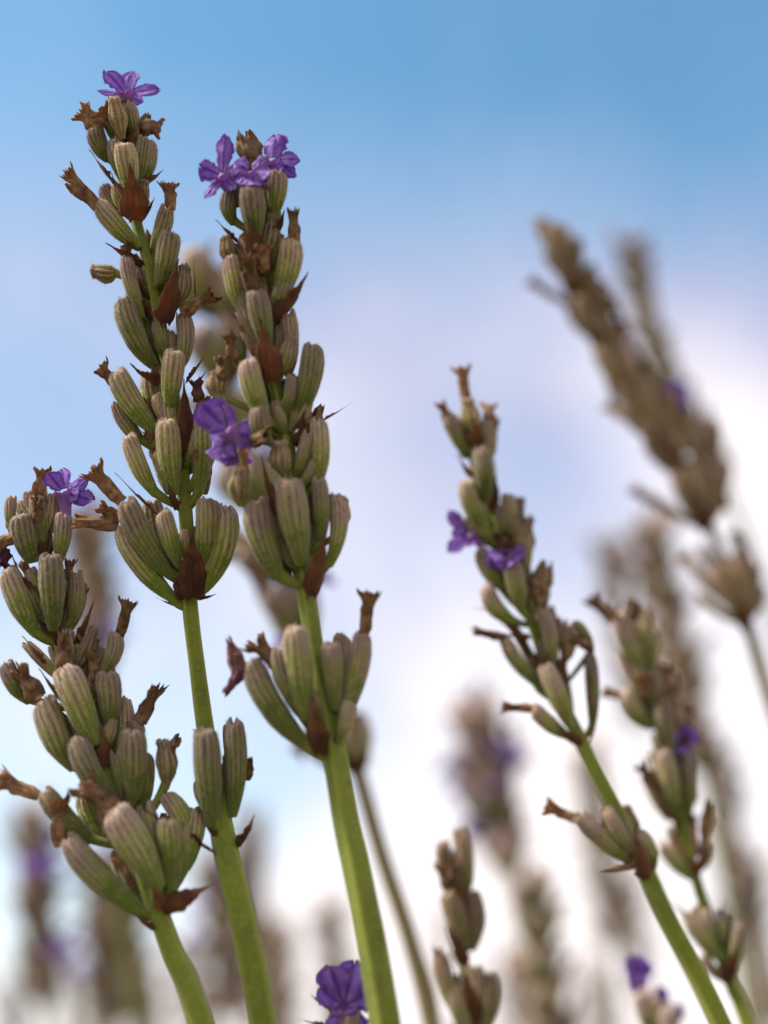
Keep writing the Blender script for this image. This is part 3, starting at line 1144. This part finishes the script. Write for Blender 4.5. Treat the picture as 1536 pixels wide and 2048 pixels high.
# ------------------------------------------------------------------ stalk E: behind D
E = Stalk('soft thin lavender stalk with paired buds, just right of the slim two flowered one', GM,
          [(1262, 1240, 0.1377, 14), (1292, 1360, 0.1377, 18), (1330, 1480, 0.1368, 22), (1356, 1600, 0.1358, 26), (1374, 1690, 0.1358, 28), (1402, 1790, 0.1348, 30),
           (1432, 1880, 0.1339, 32), (1464, 1970, 0.1329, 36), (1500, 2060, 0.1319, 38)], 5, purple=.45, green=.15)
E.slim = .80
E.bits('''
w 1182 1198 1232 1252 36 .2 v=0
c 1226 1226 1282 1336 52 .5 p=.7
w 1266 1200 1268 1250 36 .3 v=4
c 1262 1240 1284 1330 44 .3 p=.5 n=.3
o 1302 1340 1310 1420 48 .6 n=.6
w 1280 1350 1294 1390 50 .7 v=2
w 1206 1384 1252 1398 32 .3 v=1
c 1238 1388 1306 1456 56 .5 p=.4 g=.4
c 1324 1400 1340 1520 54 .7 p=.4 n=.4
o 1356 1390 1350 1470 40 .1 n=.7
w 1368 1470 1360 1510 40 .4 p=.8 v=3
w 1372 1416 1366 1450 34 .0 p=.6 v=3
c 1322 1496 1356 1610 52 .8 p=.5 g=.3
c 1378 1506 1374 1638 44 .5 p=.6 g=.3
w 1274 1530 1306 1570 40 .2 v=2
c 1290 1550 1340 1640 40 .0 p=.3 n=.3
b 1310 1580 1356 1656 34 .4 v=2
w 1416 1606 1408 1680 36 .3 v=4
b 1424 1680 1394 1750 46 .7 v=0 n=.1
c 1318 1686 1386 1760 46 .4 p=.4 g=.4
c 1416 1680 1398 1742 40 .1 p=.4
b 1338 1798 1402 1852 30 .3 g=.7
b 1452 1786 1432 1856 28 .3 g=.4
c 1372 1830 1442 1924 50 .5 p=.3 g=.4
c 1482 1838 1460 1950 46 .5 p=.5
b 1476 1880 1454 1966 46 .9 v=0 n=.1
c 1400 1910 1452 1964 40 .1
''')
E.flower((1378, 1520), (1372, 1480), 34, [(1344, 1470, 30, .5), (1398, 1470, 30, .3), (1372, 1450, 30, 0), (1368, 1512, 30, 1.2)], (.5, 1))

E.fill([(1290, 1480, 52, 13), (1540, 1640, 50, 8), (1720, 1760, 40, 3), (1880, 1940, 44, 3)])
# ------------------------------------------------------------------ stalk F: withered, blurred, upper right
F = Stalk('withered brown lavender spike leaning in from the right edge, highest on the right side', GM,
          [(1092, 450, .172, 14), (1132, 540, .172, 18), (1200, 650, .172, 20), (1266, 760, .171, 22), (1340, 870, .170, 22), (1392, 980, .169, 24),
           (1432, 1080, .168, 24), (1492, 1240, .166, 28), (1540, 1400, .164, 32), (1620, 1640, .162, 34)], 6, brown=.8, purple=.3, sbrown=.75)
F.slim = .88
F.bits('''
c 1074 430 1120 530 42 .3
c 1100 450 1136 560 44 .9
c 1150 480 1150 580 45 .4
c 1172 540 1170 620 37 -.3
b 1110 500 1150 600 44 .6
c 1066 566 1176 632 25 .2
w 1062 558 1096 584 30 .2 v=0
c 1210 566 1214 660 35 .0
c 1150 590 1196 690 44 .9
c 1186 620 1220 720 44 .6
c 1130 610 1190 680 34 .0
c 1230 640 1240 730 38 .0
b 1160 640 1210 710 44 .9
c 1190 690 1246 790 42 .8
c 1240 690 1270 790 44 .5
c 1210 740 1256 810 37 .2
c 1284 720 1290 810 37 -.1
b 1220 720 1262 800 44 .9
c 1236 770 1300 850 38 .8
c 1280 760 1316 860 44 .6
c 1320 770 1330 850 34 .0
w 1216 806 1256 836 40 .2 v=2
c 1240 824 1330 890 34 .4
c 1276 840 1350 940 44 .7
b 1300 850 1360 930 39 .9
c 1340 860 1370 950 37 .2
c 1400 850 1388 960 41 -.6
c 1436 840 1410 960 39 -.8
c 1290 890 1370 960 37 .3
c 1278 984 1396 1052 29 .3
w 1268 976 1300 1000 32 .3 v=1
c 1346 940 1406 1050 53 .8
c 1390 930 1412 1050 54 1.0
c 1432 930 1422 1046 47 .5
c 1454 936 1430 1040 32 .0
b 1380 970 1412 1064 54 1.2
b 1440 980 1420 1060 37 .4
c 1368 1120 1480 1226 34 .3
w 1366 1112 1396 1140 36 .3 v=0
c 1388 1190 1480 1246 31 .4
c 1430 1130 1486 1240 56 .9
c 1476 1110 1494 1240 56 .9
c 1512 1130 1500 1236 41 .3
b 1450 1160 1494 1262 51 1.1
c 1470 1060 1490 1130 37 -.4 n=.3
''')
F.flower((1346, 830), (1352, 796), 34, [(1330, 770, 34, .3), (1376, 770, 34, .3), (1340, 810, 34, .8), (1376, 804, 34, .8), (1356, 760, 30, 0)], (-.5, .3))

F.fill([(540, 700, 52, 12), (700, 940, 58, 18), (990, 1060, 56, 7), (1190, 1250, 56, 6)])
# ------------------------------------------------------------------ stalk I: bottom centre right
I = Stalk('short brownish lavender spike tip rising from the bottom edge, no flower on it', GM,
          [(908, 1700, .134, 14), (916, 1800, .134, 20), (926, 1900, .133, 24), (944, 2000, .133, 28), (960, 2090, .132, 30)], 7, purple=.3, brown=.45, sbrown=.4)
I.bits('''
c 924 1656 934 1786 46 .3 p=.3 n=.3
c 880 1682 904 1776 38 .3 p=.3
w 876 1730 896 1776 34 .6 v=3
w 900 1722 900 1776 32 .9 v=0
c 906 1720 912 1800 36 .5
b 912 1740 920 1830 44 1.0 n=.3
c 896 1776 930 1900 52 .7
c 952 1780 944 1900 48 .5
b 876 1800 920 1840 20 .1
b 886 1840 926 1910 40 .5 n=.2
b 900 1850 926 1930 40 .9 n=.1
c 872 1912 922 2040 46 .4
w 868 1906 880 1936 30 .4 v=0
c 986 1944 966 2068 50 .4
b 930 1930 946 2050 54 1.0 n=.1
c 950 1930 956 2060 52 .3
c 905 1960 940 2080 46 .6
b 880 2030 930 2070 24 .3
''')

# ------------------------------------------------------------------ stalks whose flower just enters at the bottom
J = Stalk('single hooded violet flower poking up at the bottom edge beside the thickest stem', GF,
          [(694, 2040, .106, 24), (700, 2120, .106, 34), (712, 2240, .105, 44)], 8, purple=.6)
J.bits('''
c 700 2030 704 2140 60 .8 p=.7
b 616 1986 664 2020 14 .2 g=.9 v=5
b 588 2034 660 2056 22 .3 g=.8 v=5
c 652 2060 690 2160 54 .4
c 748 2060 720 2160 54 .3
b 690 2080 706 2170 60 1.2
''')
J.flower((694, 2070), (688, 2012), 62, [(660, 1930, 66, -.2), (706, 1926, 66, -.3), (640, 1976, 50, .1), (738, 1984, 50, 0), (672, 2072, 50, 1.8), (716, 2070, 50, 1.8)], (1.2, 1.6))

K = Stalk('short lavender stalk with two small violet flowers at the bottom right below leaning stems', GM,
          [(1318, 2010, .146, 16), (1330, 2100, .146, 26), (1350, 2240, .146, 30)], 9, purple=.5)
K.bits('''
c 1300 1990 1320 2080 50 .3
c 1336 2010 1330 2110 50 .7
c 1276 1980 1310 2080 46 .1 p=.7
b 1290 2030 1326 2110 50 .9
b 1352 2020 1332 2100 40 .5
''')
K.flower((1332, 2040), (1330, 2016), 34, [(1322, 1972, 36, 0), (1370, 2032, 34, .4), (1300, 2020, 34, .6), (1340, 2040, 36, 1.0)], (.8, 1))
K.flower((1284, 2000), (1276, 1960), 36, [(1262, 1912, 40, 0), (1296, 1918, 38, 0), (1258, 1966, 36, .8), (1292, 1970, 36, .8)], (-3, -3))


# ------------------------------------------------------------------ background stalks
def back(label, path, seed, s1, nw, size, brown=.4, purple=.5, flowers=0, tail=(), sbrown=None, count=(7, 10), group=GB):
    st = Stalk(label, group, path, seed, brown=brown * .55, purple=min(1, purple + .25), hairs=False, sbrown=sbrown)
    st.whorl_auto(.002, s1, nw, size, tail=tail, flowers=flowers, count=count)
    return st


back('brown stalk hidden behind the two tallest spikes, its tip peeping between them',
     [(430, 600, 0.1665, 23), (470, 800, 0.1656, 27), (540, 1080, 0.1638, 30), (620, 1300, 0.1620, 34), (702, 1500, 0.1602, 37), (760, 1700, 0.1584, 42),
      (820, 1880, 0.1566, 45), (866, 2060, 0.1548, 49)], 21, .073, 8, .0070, brown=.35, purple=.4, sbrown=.8, flowers=2)
back('pale blurred stalk rising close behind the withered brown spike',
     [(1266, 500, 0.263, 12), (1290, 620, 0.263, 14), (1340, 760, 0.262, 16), (1420, 900, 0.260, 16), (1500, 1100, 0.258, 18), (1570, 1330, 0.256, 20)], 22, 0.0600, 12, 0.0047, brown=.25, flowers=1)
back('pale blurred stalk behind the soft thin stalk with paired buds',
     [(1300, 1090, 0.291, 10), (1330, 1220, 0.291, 14), (1370, 1380, 0.289, 16), (1400, 1520, 0.287, 16), (1440, 1720, 0.285, 18), (1500, 2060, 0.280, 18)], 23, 0.0600, 8, 0.0080, brown=.4, flowers=1)
back('very faint lilac spike just left of the pale one behind the thin stalk',
     [(1226, 1120, 0.403, 8), (1240, 1250, 0.403, 12), (1270, 1420, 0.403, 12), (1300, 1600, 0.397, 12), (1340, 1800, 0.392, 12), (1390, 2060, 0.392, 12)], 24, 0.0600, 7, 0.0086, brown=.2, purple=.8)
back('soft grey lilac spike standing alone in white sky, with purple blooms at its foot',
     [(958, 1470, 0.285, 10), (976, 1560, 0.285, 14), (1004, 1680, 0.285, 16), (1030, 1780, 0.282, 16), (1050, 1900, 0.280, 16), (1080, 2060, 0.280, 18)], 25, .0300, 6, .0105, brown=.15, purple=1.0, flowers=(16, 20, 21, 22, 23), tail=(.036,))
back('pinkish blurred spike behind the low full stalk at the left edge',
     [(170, 1080, 0.291, 10), (186, 1200, 0.291, 12), (200, 1350, 0.289, 14), (215, 1500, 0.287, 14), (240, 1750, 0.285, 16), (270, 2060, 0.280, 18)], 26, 0.0360, 6, 0.0080, brown=.35, purple=.6, flowers=2)
back('brown green blurred spike at the bottom left corner, nearest the edge',
     [(66, 1660, 0.303, 10), (74, 1780, 0.303, 14), (82, 1900, 0.303, 14), (92, 2060, 0.303, 16)], 27, 0.0480, 7, 0.0083, brown=.35, purple=.5, flowers=3)
back('blurred olive spike at the bottom left, right of the corner one',
     [(205, 1760, 0.314, 10), (212, 1860, 0.314, 14), (222, 1960, 0.314, 14), (236, 2080, 0.314, 16)], 28, 0.0408, 6, 0.0085, brown=.2, purple=.2, flowers=2)
back('blurred green spike between the corner spikes and the low stalk stem',
     [(262, 1800, 0.370, 10), (270, 1900, 0.370, 14), (280, 2000, 0.370, 14), (290, 2080, 0.370, 16)], 29, 0.0480, 6, 0.0085, brown=.05, purple=.1)
back('pale blurred spike behind the tallest stalk stem at the bottom',
     [(436, 1760, 0.325, 10), (446, 1860, 0.325, 14), (456, 1960, 0.325, 14), (470, 2090, 0.325, 16)], 30, 0.0408, 6, 0.0083, brown=.25, purple=.6, flowers=2)
back('faint pinkish spike between the two thick stems at the bottom',
     [(560, 1880, 0.448, 8), (566, 1960, 0.448, 12), (574, 2060, 0.448, 12), (580, 2160, 0.448, 12)], 31, 0.0480, 6, 0.0086, brown=.2, purple=.4)
back('faint rosy spike just above the single hooded flower',
     [(660, 1840, 0.448, 8), (668, 1930, 0.448, 12), (676, 2040, 0.448, 12), (684, 2140, 0.448, 12)], 32, 0.0600, 7, 0.0090, brown=.3, purple=.6)
back('mottled pale spike right of the short brownish tip, greenish blurred buds',
     [(1060, 1800, 0.246, 10), (1072, 1880, 0.246, 14), (1086, 1970, 0.246, 14), (1104, 2090, 0.246, 16)], 33, 0.0408, 6, 0.0076, brown=.1, purple=.1)
back('faint tall spike behind the bend of the slim green stem',
     [(1180, 1540, 0.414, 8), (1196, 1680, 0.414, 12), (1214, 1820, 0.414, 12), (1240, 2080, 0.414, 12)], 34, 0.0672, 8, 0.0090, brown=.25, purple=.5)
back('faint lilac spike at the far right beside the thin stemmed stalk',
     [(1440, 1540, 0.381, 8), (1456, 1660, 0.381, 12), (1474, 1800, 0.381, 12), (1510, 2060, 0.381, 12)], 35, 0.0600, 7, 0.0086, brown=.15, purple=.8)
back('faint thin stalk at the lower right edge',
     [(1510, 1760, 0.448, 8), (1520, 1860, 0.448, 12), (1530, 1960, 0.448, 12), (1546, 2080, 0.448, 12)], 36, 0.0600, 7, 0.0090, brown=.3, purple=.4)
back('blurred stalk beside the tallest stem, behind its lowest bud pair',
     [(500, 1660, 0.470, 8), (512, 1780, 0.470, 10), (526, 1920, 0.470, 10), (540, 2080, 0.470, 12)], 37, 0.0600, 7, 0.0090, brown=.3, purple=.7)

RR = random.Random(5)
for k in range(26):
    d = RR.uniform(.45, .95)
    x, y = RR.uniform(-60, 1600), RR.uniform(1760, 1990)
    if 560 < x < 1000:
        y += 80
    lean = RR.uniform(.02, .16)
    back('one of the palest, farthest lavender spikes dissolving into the white along the bottom',
         [(x, y, d, 6), (x + 60 * lean, y + 60, d, 7), (x + 160 * lean, y + 160, d, 8), (x + 300 * lean, y + 300, d, 8)], 100 + k, RR.uniform(.045, .07), 6, .0085,
         brown=RR.uniform(.1, .5), purple=RR.uniform(.3, .9), count=(5, 7), group='farthest pale lavender spikes along the bottom')

print('objects', len(bpy.data.objects))
